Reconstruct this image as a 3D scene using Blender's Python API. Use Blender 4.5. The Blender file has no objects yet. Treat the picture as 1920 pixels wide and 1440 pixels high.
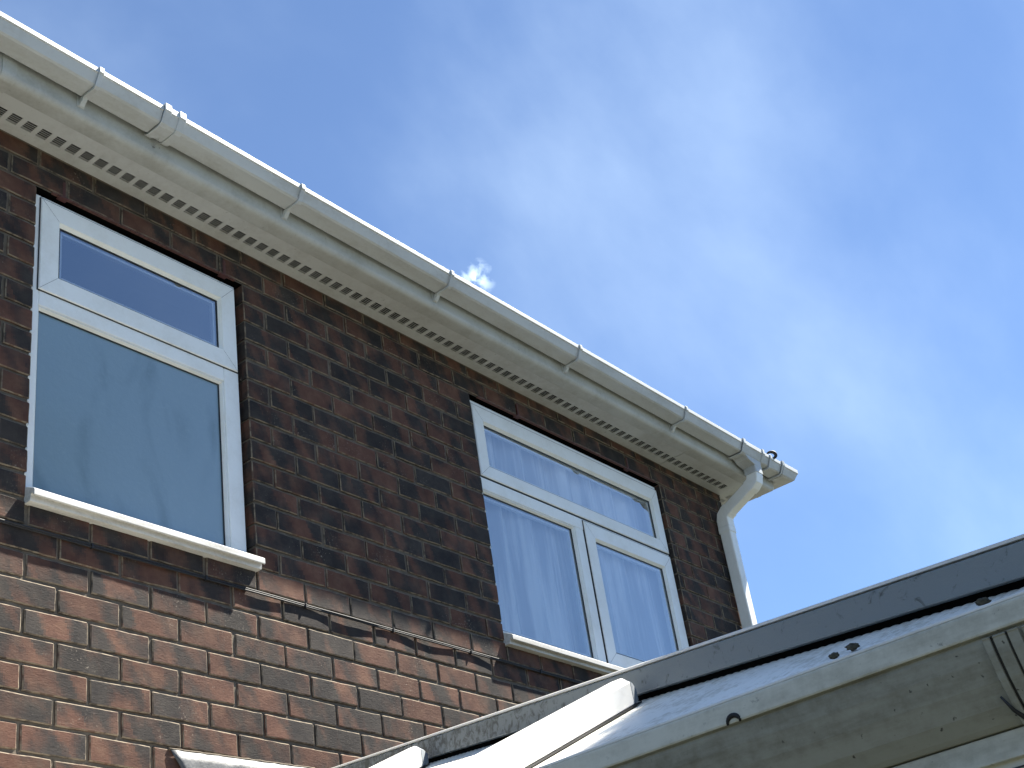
import bpy, bmesh, math, random
from mathutils import Vector, Matrix, noise
random.seed(7)
C = bpy.context.scene.collection
SC = bpy.context.scene

# ------------------------------------------------------------------ camera
cam_d = bpy.data.cameras.new("camera"); cam = bpy.data.objects.new("camera", cam_d); C.objects.link(cam)
R0, R1, R2 = (0.6288934, -0.7651707, -0.1378654), (0.3166833, 0.4140429, -0.8533933), (0.7100738, 0.4930337, 0.5027057)
CAM = (-3.12107, -3.3408, -2.1278)
cam.matrix_world = Matrix(((R0[0], -R1[0], -R2[0], CAM[0]), (R0[1], -R1[1], -R2[1], CAM[1]),
                           (R0[2], -R1[2], -R2[2], CAM[2]), (0, 0, 0, 1)))
cam_d.lens = 50.26; cam_d.sensor_width = 36; cam_d.clip_start = 0.05; cam_d.clip_end = 3000
SC.camera = cam

# ------------------------------------------------------------------ light, sky, exposure
SUN = Vector((2.70, -1.0, 4.30)).normalized()
SUN_EL = math.asin(SUN.z); SUN_AZ = math.atan2(SUN.x, SUN.y)
sd = bpy.data.lights.new("sun", 'SUN'); sd.energy = 5.0; sd.angle = math.radians(0.53); sd.color = (1.0, 0.94, 0.83)
so = bpy.data.objects.new("sun", sd); C.objects.link(so); so.rotation_euler = (-SUN).to_track_quat('-Z', 'Y').to_euler()
SC.view_settings.view_transform = 'Standard'; SC.view_settings.look = 'None'
SC.view_settings.exposure = 1.93; SC.view_settings.gamma = 1.0
w = bpy.data.worlds.new("World"); SC.world = w; w.use_nodes = True
nt = w.node_tree; nt.nodes.clear()
def N(t, typ, **kw):
    n = t.nodes.new(typ)
    for k, v in kw.items():
        if k.startswith('i_'):
            n.inputs[k[2:].replace('_', ' ')].default_value = v
        else: setattr(n, k, v)
    return n
def L(t, a, b): t.links.new(a, b)
out = N(nt, 'ShaderNodeOutputWorld'); bg = N(nt, 'ShaderNodeBackground'); bg.inputs["Strength"].default_value = 0.053
sky = N(nt, 'ShaderNodeTexSky'); sky.sky_type = 'NISHITA'; sky.sun_disc = False
sky.sun_elevation = SUN_EL; sky.sun_rotation = SUN_AZ; sky.altitude = 0; sky.air_density = 0.80; sky.dust_density = 0.0; sky.ozone_density = 6.0
tc = N(nt, 'ShaderNodeTexCoord')
# thin high cloud: a veil over the blue, from direction noise
mp = N(nt, 'ShaderNodeMapping'); mp.inputs['Rotation'].default_value = (0.35, 0.25, 0.6); mp.inputs['Scale'].default_value = (1.0, 1.7, 1.3); mp.inputs['Location'].default_value = (1.0, 5.0, 2.0)
L(nt, tc.outputs['Generated'], mp.inputs['Vector'])
n1 = N(nt, 'ShaderNodeTexNoise'); n1.inputs['Scale'].default_value = 2.1; n1.inputs['Detail'].default_value = 7; n1.inputs['Roughness'].default_value = 0.52; n1.inputs['Distortion'].default_value = 0.15
L(nt, mp.outputs[0], n1.inputs['Vector'])
r1 = N(nt, 'ShaderNodeMapRange'); r1.interpolation_type = 'SMOOTHSTEP'; r1.inputs[1].default_value = 0.37; r1.inputs[2].default_value = 0.86; r1.inputs[3].default_value = 0.03; r1.inputs[4].default_value = 0.36
L(nt, n1.outputs['Fac'], r1.inputs[0])
mx = N(nt, 'ShaderNodeMix', data_type='RGBA'); mx.inputs[7].default_value = (6.4, 7.9, 9.3, 1)
# one small bright wisp low over the eaves
vd = N(nt, 'ShaderNodeVectorMath', operation='DISTANCE'); L(nt, tc.outputs['Generated'], vd.inputs[0]); vd.inputs[1].default_value = (0.66893, 0.48012, 0.56746)
wr_ = N(nt, 'ShaderNodeMapRange'); wr_.interpolation_type = 'SMOOTHSTEP'; wr_.inputs[1].default_value = 0.019; wr_.inputs[2].default_value = 0.0; wr_.inputs[4].default_value = 0.95; L(nt, vd.outputs['Value'], wr_.inputs[0])
wn_ = N(nt, 'ShaderNodeTexNoise'); wn_.inputs['Scale'].default_value = 110; wn_.inputs['Detail'].default_value = 5; wn_.inputs['Distortion'].default_value = 0.3; L(nt, tc.outputs['Generated'], wn_.inputs['Vector'])
wp_ = N(nt, 'ShaderNodeMapRange'); wp_.interpolation_type = 'SMOOTHSTEP'; wp_.inputs[1].default_value = 0.38; wp_.inputs[2].default_value = 0.68; L(nt, wn_.outputs['Fac'], wp_.inputs[0])
wm_ = N(nt, 'ShaderNodeMath', operation='MULTIPLY'); L(nt, wr_.outputs[0], wm_.inputs[0]); L(nt, wp_.outputs[0], wm_.inputs[1])
wx_ = N(nt, 'ShaderNodeMath', operation='MAXIMUM'); L(nt, wm_.outputs[0], wx_.inputs[0]); L(nt, r1.outputs[0], wx_.inputs[1])
L(nt, wx_.outputs[0], mx.inputs[0]); L(nt, sky.outputs[0], mx.inputs[6])
L(nt, mx.outputs[2], bg.inputs['Color']); L(nt, bg.outputs[0], out.inputs[0])

# ------------------------------------------------------------------ materials
def mat(name):
    m = bpy.data.materials.new(name); m.use_nodes = True
    return m, m.node_tree, m.node_tree.nodes['Principled BSDF']
def ramp(t, stops):
    r = N(t, 'ShaderNodeValToRGB'); e = r.color_ramp.elements
    e[0].position, e[0].color = stops[0][0], stops[0][1] + (1,)
    e[1].position, e[1].color = stops[-1][0], stops[-1][1] + (1,)
    for p, c in stops[1:-1]:
        k = e.new(p); k.color = c + (1,)
    return r
def objco(t):
    return N(t, 'ShaderNodeTexCoord').outputs['Object']
def noi(t, vec, scale, detail=4, rough=.5, sc=None, dist=0, loc=None):
    if sc or loc:
        m_ = N(t, 'ShaderNodeMapping')
        if sc: m_.inputs['Scale'].default_value = sc
        if loc: m_.inputs['Location'].default_value = loc
        L(t, vec, m_.inputs['Vector']); vec = m_.outputs[0]
    n = N(t, 'ShaderNodeTexNoise'); n.inputs['Scale'].default_value = scale; n.inputs['Detail'].default_value = detail
    n.inputs['Roughness'].default_value = rough; n.inputs['Distortion'].default_value = dist
    L(t, vec, n.inputs['Vector']); return n
def mixc(t, fac, a, b, mode='MIX'):
    m_ = N(t, 'ShaderNodeMix', data_type='RGBA', blend_type=mode)
    for s, v in ((0, fac), (6, a), (7, b)):
        if isinstance(v, (int, float)): m_.inputs[s].default_value = v
        elif isinstance(v, tuple): m_.inputs[s].default_value = v + (1,)
        else: L(t, v, m_.inputs[s])
    return m_.outputs[2]
def mrange(t, v, a, b, c=0., d=1., smooth=True):
    r = N(t, 'ShaderNodeMapRange')
    if smooth: r.interpolation_type = 'SMOOTHSTEP'
    for i, q in enumerate((a, b, c, d)): r.inputs[i + 1].default_value = q
    L(t, v, r.inputs[0]); return r.outputs[0]
def bump(t, h, strength, dist, b, prev=None):
    n = N(t, 'ShaderNodeBump'); n.inputs['Strength'].default_value = strength; n.inputs['Distance'].default_value = dist
    L(t, h, n.inputs['Height'])
    if prev is not None: L(t, prev, n.inputs['Normal'])
    L(t, n.outputs[0], b.inputs['Normal']); return n.outputs[0]

# brick: red clay with blue-black burnt flashes, different in every brick
M = {}
m, t, b = mat('flashed_brick'); M['brick'] = m
at = N(t, 'ShaderNodeAttribute'); at.attribute_name = 'brick_id'
co = objco(t)
cmb = N(t, 'ShaderNodeCombineXYZ'); mm = N(t, 'ShaderNodeMath', operation='MULTIPLY'); mm.inputs[1].default_value = 37.0
L(t, at.outputs['Fac'], mm.inputs[0]); L(t, mm.outputs[0], cmb.inputs[1]); L(t, mm.outputs[0], cmb.inputs[0])
va = N(t, 'ShaderNodeVectorMath', operation='ADD'); L(t, co, va.inputs[0]); L(t, cmb.outputs[0], va.inputs[1])
v = va.outputs[0]
vr = N(t, 'ShaderNodeMapping'); vr.inputs['Rotation'].default_value = (0, math.radians(24), 0); L(t, v, vr.inputs['Vector'])
fl = noi(t, vr.outputs[0], 10.5, 2, .4, sc=(1.0, 1.0, .40), dist=.35)
fl2 = noi(t, v, 60, 5, .6)
ad = N(t, 'ShaderNodeMath', operation='MULTIPLY_ADD'); ad.inputs[1].default_value = .10; L(t, fl2.outputs['Fac'], ad.inputs[0]); L(t, fl.outputs['Fac'], ad.inputs[2])
# how burnt the whole brick is
wn = N(t, 'ShaderNodeTexWhiteNoise', noise_dimensions='1D'); L(t, at.outputs['Fac'], wn.inputs['W'])
ms = N(t, 'ShaderNodeMath', operation='MULTIPLY_ADD'); ms.inputs[1].default_value = .05; L(t, wn.outputs['Value'], ms.inputs[0]); L(t, ad.outputs[0], ms.inputs[2])
fr = mrange(t, ms.outputs[0], .44, .68)
rn = noi(t, v, 16, 6, .65)
red = ramp(t, [(.25, (.074, .034, .025)), (.5, (.114, .055, .038)), (.75, (.165, .090, .060))]); L(t, rn.outputs['Fac'], red.inputs[0])
blk = ramp(t, [(.3, (.019, .017, .018)), (.7, (.050, .043, .038))]); L(t, rn.outputs['Fac'], blk.inputs[0])
c1 = mixc(t, fr, red.outputs[0], blk.outputs[0])
wn2 = N(t, 'ShaderNodeTexWhiteNoise', noise_dimensions='2D'); L(t, cmb.outputs[0], wn2.inputs['Vector'])
tint = mrange(t, wn2.outputs['Value'], 0, 1, .80, 1.16, False)
hv = N(t, 'ShaderNodeHueSaturation'); L(t, c1, hv.inputs['Color']); L(t, tint, hv.inputs['Value'])
# mortar smears and lime specks
sm = noi(t, co, 5, 6, .7); sm2 = noi(t, co, 120, 3, .6)
mu = N(t, 'ShaderNodeMath', operation='MULTIPLY'); L(t, mrange(t, sm.outputs['Fac'], .50, .75), mu.inputs[0]); L(t, mrange(t, sm2.outputs['Fac'], .56, .72), mu.inputs[1])
c2 = mixc(t, mu.outputs[0], hv.outputs[0], (.36, .31, .25))
ar = N(t, 'ShaderNodeAttribute'); ar.attribute_name = 'arris'; an = noi(t, co, 28, 4, .6)
am = N(t, 'ShaderNodeMath', operation='MULTIPLY'); L(t, ar.outputs['Fac'], am.inputs[0]); L(t, mrange(t, an.outputs['Fac'], .36, .60, .15, .95), am.inputs[1])
c2 = mixc(t, am.outputs[0], c2, (.225, .185, .135))
L(t, c2, b.inputs['Base Color']); b.inputs['Roughness'].default_value = .88; b.inputs['Specular IOR Level'].default_value = .25
g1 = noi(t, v, 34, 6, .7, sc=(1.0, 1, 2.3), dist=1.8); g2 = noi(t, v, 260, 3, .6)
p_ = bump(t, g1.outputs['Fac'], .55, .0035, b); bump(t, g2.outputs['Fac'], .30, .0012, b, p_)

m, t, b = mat('mortar'); M['mortar'] = m
co = objco(t); a1 = noi(t, co, 22, 6, .7)
r = ramp(t, [(.25, (.082, .066, .049)), (.55, (.132, .108, .080)), (.8, (.225, .190, .145))]); L(t, a1.outputs['Fac'], r.inputs[0]); L(t, r.outputs[0], b.inputs['Base Color'])
b.inputs['Roughness'].default_value = .95; a2 = noi(t, co, 190, 5, .7); bump(t, a2.outputs['Fac'], .7, .003, b)

def upvc(name, col, dirt, rough=.32, dirtamt=.5, streak=(1, 1, 1), dscale=5, speck=0.):
    m, t, b = mat(name); co = objco(t)
    d1 = noi(t, co, dscale, 8, .68, sc=streak); d2 = noi(t, co, dscale * 14, 5, .7)
    f1 = N(t, 'ShaderNodeMath', operation='MULTIPLY_ADD'); f1.inputs[1].default_value = .35; L(t, d2.outputs['Fac'], f1.inputs[0]); L(t, d1.outputs['Fac'], f1.inputs[2])
    f = mrange(t, f1.outputs[0], .55, .95, 0, dirtamt)
    cc = mixc(t, f, col, dirt)
    if speck:
        k1 = noi(t, co, 85, 3, .55); k2 = noi(t, co, 4, 3, .5); km = N(t, 'ShaderNodeMath', operation='MULTIPLY'); L(t, mrange(t, k1.outputs['Fac'], .67, .73), km.inputs[0]); L(t, mrange(t, k2.outputs['Fac'], .42, .62, 0, speck), km.inputs[1])
        cc = mixc(t, km.outputs[0], cc, (.05, .047, .04))
    L(t, cc, b.inputs['Base Color'])
    L(t, mrange(t, d1.outputs['Fac'], .3, .7, rough, rough + .25), b.inputs['Roughness'])
    b.inputs['Specular IOR Level'].default_value = .4
    d3 = noi(t, co, 3.2, 2, .4); bump(t, d3.outputs['Fac'], .25, .004, b)
    return m
M['upvc'] = upvc('white_upvc', (.88, .90, .885), (.60, .59, .53), dirtamt=.35)
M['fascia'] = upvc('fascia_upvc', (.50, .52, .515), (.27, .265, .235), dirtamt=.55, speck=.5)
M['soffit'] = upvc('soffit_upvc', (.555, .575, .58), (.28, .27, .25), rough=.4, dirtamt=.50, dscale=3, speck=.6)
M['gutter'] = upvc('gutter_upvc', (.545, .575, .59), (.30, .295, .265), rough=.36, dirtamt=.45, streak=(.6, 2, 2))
M['sill'] = upvc('dirty_sill_upvc', (.62, .62, .60), (.30, .285, .25), rough=.42, dirtamt=.75, streak=(.5, 3, 3), dscale=9)
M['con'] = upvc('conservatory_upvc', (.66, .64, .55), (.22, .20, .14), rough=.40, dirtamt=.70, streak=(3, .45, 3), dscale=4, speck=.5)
M['grime_shade'] = upvc('grimy_shaded_gutter_upvc', (.37, .365, .315), (.14, .125, .085), rough=.45, dirtamt=1., streak=(3, .35, 3), dscale=3, speck=.9)  # darker base paints shade on the gutter's down-leaning face; streaks are dirt
M['bar'] = upvc('bar_upvc', (.80, .80, .78), (.50, .47, .40), rough=.36, dirtamt=.45, streak=(.4, 3, 3))

m, t, b = mat('lichened_grey_capping'); M['hip'] = m
co = objco(t); e1 = noi(t, co, 48, 8, .72, dist=.8); e2 = noi(t, co, 1.4, 2, .5)
e3 = noi(t, co, 2.2, 3, .6)
# growth is thick towards the far end and in patches
sx = N(t, 'ShaderNodeSeparateXYZ'); L(t, co, sx.inputs[0])
far = mrange(t, sx.outputs['Y'], -2.45, -1.5, 0, .14)
q1 = N(t, 'ShaderNodeMath', operation='ADD'); L(t, e1.outputs['Fac'], q1.inputs[0]); L(t, far, q1.inputs[1])
q2 = N(t, 'ShaderNodeMath', operation='MULTIPLY_ADD'); q2.inputs[1].default_value = .12; L(t, e3.outputs['Fac'], q2.inputs[0]); L(t, q1.outputs[0], q2.inputs[2])
L(t, mixc(t, mrange(t, q2.outputs[0], .63, .77, 0, .85), (.235, .265, .275), (.055, .062, .058)), b.inputs['Base Color'])
b.inputs['Roughness'].default_value = .42; bump(t, e1.outputs['Fac'], .3, .003, b)

m, t, b = mat('lead'); M['lead'] = m
co = objco(t); e1 = noi(t, co, 18, 7, .7); r = ramp(t, [(.3, (.045, .050, .056)), (.7, (.105, .112, .12))]); L(t, e1.outputs['Fac'], r.inputs[0]); L(t, r.outputs[0], b.inputs['Base Color'])
b.inputs['Metallic'].default_value = .2; b.inputs['Roughness'].default_value = .6; bump(t, e1.outputs['Fac'], .6, .006, b)

def plain(name, col, rough=.6, metal=0., nscale=40, var=.15):
    m, t, b = mat(name); co = objco(t); e = noi(t, co, nscale, 4, .6)
    lo = tuple(max(0, c * (1 - var)) for c in col); hi = tuple(min(1, c * (1 + var)) for c in col)
    r = ramp(t, [(.3, lo), (.7, hi)]); L(t, e.outputs['Fac'], r.inputs[0]); L(t, r.outputs[0], b.inputs['Base Color'])
    b.inputs['Roughness'].default_value = rough; b.inputs['Metallic'].default_value = metal
    return m
M['black'] = plain('black_rubber', (.010, .010, .012), .65)
M['gasket'] = plain('black_gasket', (.02, .02, .022), .5)
M['dark'] = plain('dark_void', (.004, .004, .004), .95); M['dark'].node_tree.nodes['Principled BSDF'].inputs['Specular IOR Level'].default_value = 0
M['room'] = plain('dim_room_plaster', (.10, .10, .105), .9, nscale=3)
M['redplastic'] = plain('red_weep_plastic', (.075, .022, .018), .5)
M['sealant'] = plain('red_brown_sealant', (.11, .045, .034), .6)
M['silicone'] = plain('white_silicone', (.72, .72, .70), .4)
M['moss'] = plain('dry_moss', (.085, .075, .052), .95, nscale=120, var=.6)
M['timber'] = plain('rafter_timber', (.30, .20, .12), .8)
M['steel'] = plain('grey_screw_steel', (.45, .45, .44), .4, .8)
M['cap'] = plain('shaded_end_cap', (.27, .30, .33), .5, nscale=8)  # grey paints the shade on the white bars' end caps
M['slate'] = plain('roof_tile', (.10, .085, .075), .85, nscale=12, var=.4)

m, t, b = mat('polycarbonate_sheet'); M['poly'] = m
co = objco(t); e1 = noi(t, co, 9, 7, .7); e2 = noi(t, co, 90, 4, .7, sc=(.3, 1, 1))
q = N(t, 'ShaderNodeMath', operation='MULTIPLY'); L(t, e1.outputs['Fac'], q.inputs[0]); L(t, e2.outputs['Fac'], q.inputs[1])
L(t, mixc(t, mrange(t, q.outputs[0], .22, .36, 0, .6), (.88, .86, .78), (.44, .40, .29)), b.inputs['Base Color']); b.inputs['Roughness'].default_value = .38

def glass(name, base, k, rough=.0):
    """double glazing: fresnel reflection from four faces over a clear pane"""
    m, t, b = mat(name); t.nodes.remove(b); o = t.nodes['Material Output']
    tr = N(t, 'ShaderNodeBsdfTransparent'); tr.inputs[0].default_value = (.97, .98, .98, 1)
    gl = N(t, 'ShaderNodeBsdfGlossy'); gl.inputs['Color'].default_value = (.93, .97, 1, 1); gl.inputs['Roughness'].default_value = rough
    fr = N(t, 'ShaderNodeFresnel'); fr.inputs[0].default_value = 1.52
    co = objco(t); nn = noi(t, co, 1.3, 2, .4); bp = N(t, 'ShaderNodeBump'); bp.inputs['Strength'].default_value = .10; bp.inputs['Distance'].default_value = .01
    L(t, nn.outputs['Fac'], bp.inputs['Height']); L(t, bp.outputs[0], gl.inputs['Normal'])
    ma = N(t, 'ShaderNodeMath', operation='MULTIPLY_ADD'); ma.use_clamp = True; ma.inputs[1].default_value = k; ma.inputs[2].default_value = base
    L(t, fr.outputs[0], ma.inputs[0]); mxs = N(t, 'ShaderNodeMixShader'); L(t, ma.outputs[0], mxs.inputs[0]); L(t, tr.outputs[0], mxs.inputs[1]); L(t, gl.outputs[0], mxs.inputs[2])
    L(t, mxs.outputs[0], o.inputs[0]); return m
M['glass'] = glass('double_glazing', .10, 3.4); M['glass2'] = glass('clear_double_glazing', .06, 2.7)
m, t, b = mat('obscured_glass'); M['obscure'] = m
co = objco(t)
s1 = noi(t, co, 3.0, 4, .5, sc=(1.5, 1, .6), dist=.6, loc=(2.15, 0, .9)); s2 = noi(t, co, 60, 4, .7); s3 = noi(t, co, 14, 5, .65)
base = mixc(t, mrange(t, s1.outputs['Fac'], .54, .74), (.185, .275, .33), (.115, .185, .215))
L(t, mixc(t, mrange(t, s2.outputs['Fac'], .5, .8, 0, .5), base, (.22, .31, .36)), b.inputs['Base Color'])
b.inputs['Roughness'].default_value = .28; b.inputs['IOR'].default_value = 1.75; b.inputs['Coat Weight'].default_value = .5; b.inputs['Coat Roughness'].default_value = .12
p_ = bump(t, s2.outputs['Fac'], .35, .002, b); bump(t, s3.outputs['Fac'], .25, .004, b, p_)
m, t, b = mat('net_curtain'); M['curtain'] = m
co = objco(t); s1 = noi(t, co, 13, 3, .55, sc=(1, 1, .07)); L(t, mixc(t, mrange(t, s1.outputs['Fac'], .40, .60), (.50, .53, .58), (.92, .93, .93)), b.inputs['Base Color'])  # stripes paint the contrast of the folds along with uneven net density
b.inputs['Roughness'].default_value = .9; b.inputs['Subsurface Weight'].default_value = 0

m, t, b = mat('patio_and_lawn'); M['ground'] = m
co = objco(t); s1 = noi(t, co, .5, 6, .6); s2 = noi(t, co, 30, 5, .7)
pv = ramp(t, [(.3, (.032, .030, .026)), (.7, (.056, .052, .043))]); L(t, s2.outputs['Fac'], pv.inputs[0])
gr = ramp(t, [(.3, (.016, .026, .010)), (.7, (.034, .050, .018))]); L(t, s2.outputs['Fac'], gr.inputs[0])
L(t, mixc(t, mrange(t, s1.outputs['Fac'], .5, .56), pv.outputs[0], gr.outputs[0]), b.inputs['Base Color']); b.inputs['Roughness'].default_value = .9

# ------------------------------------------------------------------ mesh helpers
def build(name, V, F, material, parent=None, smooth=False, bev=0, seg=2, mats=None, midx=None):
    me = bpy.data.meshes.new(name); me.from_pydata([tuple(q) for q in V], [], F); me.update()
    bm = bmesh.new(); bm.from_mesh(me); bmesh.ops.recalc_face_normals(bm, faces=bm.faces); bm.to_mesh(me); bm.free()
    me.materials.append(M[material])
    o = bpy.data.objects.new(name, me); C.objects.link(o)
    if smooth:
        for p in me.polygons: p.use_smooth = True
    if bev:
        md = o.modifiers.new('bevel', 'BEVEL'); md.width = bev; md.segments = seg; md.limit_method = 'ANGLE'; md.angle_limit = math.radians(28)
    if parent: o.parent = parent
    return o
class MB:
    def __init__(s): s.V = []; s.F = []
    def add(s, V, F):
        k = len(s.V); s.V += [tuple(q) for q in V]; s.F += [tuple(i + k for i in f) for f in F]; return s
    def box(s, x0, x1, y0, y1, z0, z1):
        return s.add([(x, y, z) for x in (x0, x1) for y in (y0, y1) for z in (z0, z1)],
                     [(0, 1, 3, 2), (4, 6, 7, 5), (0, 4, 5, 1), (2, 3, 7, 6), (0, 2, 6, 4), (1, 5, 7, 3)])
    def loft(s, rings, caps=True):
        n = len(rings[0]); V = [p for r in rings for p in r]; F = []
        for i in range(len(rings) - 1):
            for j in range(n): F.append((i * n + j, i * n + (j + 1) % n, (i + 1) * n + (j + 1) % n, (i + 1) * n + j))
        if caps: F.append(tuple(range(n))[::-1]); F.append(tuple(range((len(rings) - 1) * n, len(rings) * n)))
        return s.add(V, F)
    def tube(s, pts, r, n=8):
        rings = []
        for i, p in enumerate(pts):
            p = Vector(p); a = Vector(pts[max(i - 1, 0)]); c = Vector(pts[min(i + 1, len(pts) - 1)]); d = (c - a).normalized()
            u = d.cross(Vector((.13, .31, .94))).normalized(); w_ = d.cross(u)
            rr = r[i] if isinstance(r, (list, tuple)) else r
            rings.append([p + (u * math.cos(2 * math.pi * k / n) + w_ * math.sin(2 * math.pi * k / n)) * rr for k in range(n)])
        return s.loft(rings)
    def build(s, name, material, parent=None, **k): return build(name, s.V, s.F, material, parent, **k)
def empty(name, loc, label, cat, group=None):
    o = bpy.data.objects.new(name, None); C.objects.link(o); o.location = loc; o.empty_display_size = .1
    o['label'] = label; o['category'] = cat
    if group: o['group'] = group
    return o
def tag(o, label=None, cat=None, group=None, kind=None):
    if label: o['label'] = label
    if cat: o['category'] = cat
    if group: o['group'] = group
    if kind: o['kind'] = kind
    return o

# ------------------------------------------------------------------ numbers of the house
CW, CH = .225, .085                 # brick and course module
XE = 3.54                           # right-hand corner of the house
XL = -3.4                           # how far the house runs on to the left
GZ = -3.75                          # ground
W1 = (-.905, .006, -1 * CH, 13 * CH)    # window openings x0,x1,z0,z1
W2 = (1.346, 2.886, -1 * CH, 13 * CH)
def zs(x): return 1.2577 - .0078 * x   # underside of the soffit
def zg(x): return -.0115 * x           # fall of the gutter

ground = build('ground', [(-60, -60, GZ), (60, -60, GZ), (60, 60, GZ), (-60, 60, GZ)], [(0, 1, 2, 3)], 'ground'); tag(ground, kind='structure')

house = empty('brick_house', (0, .0, GZ), 'dark flashed red brick house with white eaves and two white windows', 'house')
HO = house
def hp(o):  # parent to the house keeping world coordinates
    o.parent = HO; o.matrix_parent_inverse = Matrix.Translation((0, 0, -GZ)); return o
def hmb(mb, name, material, parent=None, **k):
    o = mb.build(name, material, **k)
    if parent is None: hp(o)
    else: o.parent = parent
    return o

# ---- brick skin
V, F, ID, EDG = [], [], [], []
OPEN = [W1, W2]
def brick(x0, x1, z0, z1, bid, fx=None, fine=True, side=False):
    """one brick; side=True lays it in the return wall (x runs along y there)"""
    Lx, Lz = x1 - x0, z1 - z0
    e = .0038
    nx = max(2, int(Lx / .034)) if fine else 1; nz = 3 if fine else 1
    xs = [0, e] + [e + (Lx - 2 * e) * i / nx for i in range(1, nx)] + [Lx - e, Lx]
    zz = [0, e] + [e + (Lz - 2 * e) * i / nz for i in range(1, nz)] + [Lz - e, Lz]
    off = random.gauss(0, .0008); tx = random.gauss(0, .0006); rz = random.gauss(0, .0008)
    k = len(V); nxx = len(xs); nzz = len(zz)
    for j, c in enumerate(zz):
        for i, a in enumerate(xs):
            X = x0 + a; Z = z0 + c
            q = noise.noise(Vector((X * 23, Z * 23, bid * 9.1))) ; q2 = noise.noise(Vector((X * 23 + 50, Z * 23, bid * 9.1)))
            ed = (i in (0, nxx - 1)) + (j in (0, nzz - 1))
            y = off + tx * (a / Lx - .5) * 2 + (.0032 if ed == 1 else (.0055 if ed == 2 else 0)) + q * .0008
            if i in (0, 1, nxx - 2, nxx - 1): X += q2 * .0014
            if j in (0, 1, nzz - 2, nzz - 1): Z += q2 * .0017 + rz * (a / Lx - .5) * 2
            if side: V.append((XE - y, X, Z))
            else: V.append((X, y, Z))
    for j in range(nzz - 1):
        for i in range(nxx - 1): F.append((k + j * nxx + i, k + j * nxx + i + 1, k + (j + 1) * nxx + i + 1, k + (j + 1) * nxx + i)); ID.append(bid); EDG.append(1. if i in (0, nxx - 2) or j in (0, nzz - 2) else 0.)
    # skirts to the back
    loop = [(i, 0) for i in range(nxx)] + [(nxx - 1, j) for j in range(1, nzz)] + [(i, nzz - 1) for i in range(nxx - 2, -1, -1)] + [(0, j) for j in range(nzz - 2, 0, -1)]
    kb = len(V)
    for (i, j) in loop:
        p = V[k + j * nxx + i]
        V.append((XE - .1, p[1], p[2]) if side else (p[0], .1, p[2]))
    n = len(loop)
    for a in range(n):
        i0, j0 = loop[a]; i1, j1 = loop[(a + 1) % n]
        F.append((k + j1 * nxx + i1, k + j0 * nxx + i0, kb + a, kb + (a + 1) % n)); ID.append(bid); EDG.append(0.)
c0 = int(math.floor(GZ / CH))
bid = 1
for c in range(c0, 15):
    z0 = c * CH + .005; z1 = (c + 1) * CH - .005
    off = .5 if c % 2 else 0.
    fine = c >= -14
    i0 = math.floor(XL / CW) - 1
    perps = [(i0 + off + i) * CW for i in range(60)]
    for a, d in zip(perps[:-1], perps[1:]):
        s, e_ = a + .005, d - .005
        e_ = min(e_, XE - (.0 if c % 2 else .0)); 
        if s < XL: continue
        if e_ - s < .02: continue
        segs = [(s, e_)]
        for (ox0, ox1, oz0, oz1) in OPEN:
            if (c + .5) * CH > oz0 and (c + .5) * CH < oz1:
                ns = []
                for (u, v_) in segs:
                    if v_ <= ox0 or u >= ox1: ns.append((u, v_)); continue
                    if u < ox0 - .02: ns.append((u, ox0))
                    if v_ > ox1 + .02: ns.append((ox1, v_))
                segs = ns
        for (u, v_) in segs:
            bid += 1; jx = random.gauss(0, .0012)
            u2 = u + (jx if abs(u - s) < 1e-6 else 0); v2 = v_ + (jx if abs(v_ - e_) < 1e-6 and v_ < XE - .001 else 0)
            brick(u2, v2, z0 + random.gauss(0, .0006), z1 + random.gauss(0, .0006), bid, fine=fine and u > -1.6)
    for i in range(0, 26):   # return wall on the right
        s = (i + (0.5 if c % 2 == 0 else 0)) * CW + .105 - (.1 if i == 0 and False else 0); bid += 1
        brick(s + .005, s + CW - .005, z0, z1, bid, fine=False, side=True)
wall = build('wall', V, F, 'brick', smooth=False); hp(wall)
wall.data.attributes.new('brick_id', 'FLOAT', 'FACE')
wall.data.attributes['brick_id'].data.foreach_set('value', [float(i) for i in ID] if len(ID) == len(wall.data.polygons) else [0.] * len(wall.data.polygons))
wall.data.attributes.new('arris', 'FLOAT', 'FACE'); wall.data.attributes['arris'].data.foreach_set('value', EDG)
for p in wall.data.polygons: p.use_smooth = True
try: wall.data.set_sharp_from_angle(angle=math.radians(18))
except Exception: pass

# mortar backing (set back behind the arrises, frame round the openings)
mo = MB(); MY = .0062; D = .10
xs = [XL, W1[0] - .004, W1[1] + .004, W2[0] - .004, W2[1] + .004, XE - MY]
def sheet(mb, x0, x1, z0, z1):
    nx = max(1, int((x1 - x0) / .03)); nz = max(1, int((z1 - z0) / .02))
    if z1 < -1.3: nx, nz = 1, 1
    k = len(mb.V)
    for j in range(nz + 1):
        for i in range(nx + 1):
            X = x0 + (x1 - x0) * i / nx; Z = z0 + (z1 - z0) * j / nz
            q = noise.noise(Vector((X * 31, 0, Z * 31))) * .0022 + noise.noise(Vector((X * 7, 5, Z * 7))) * .0015
            mb.V.append((X, MY + q, Z))
    for j in range(nz):
        for i in range(nx): mb.F.append((k + j * (nx + 1) + i, k + j * (nx + 1) + i + 1, k + (j + 1) * (nx + 1) + i + 1, k + (j + 1) * (nx + 1) + i))
sheet(mo, XL, XE - MY, GZ, -1.3); sheet(mo, XL, XE - MY, -1.3, W1[2] - .004)
sheet(mo, XL, xs[1], W1[2] - .004, W1[3]); sheet(mo, xs[2], xs[3], W1[2] - .004, W1[3]); sheet(mo, xs[4], xs[5], W1[2] - .004, W1[3])
sheet(mo, XL, XE - MY, W1[3], 1.33)
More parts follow.
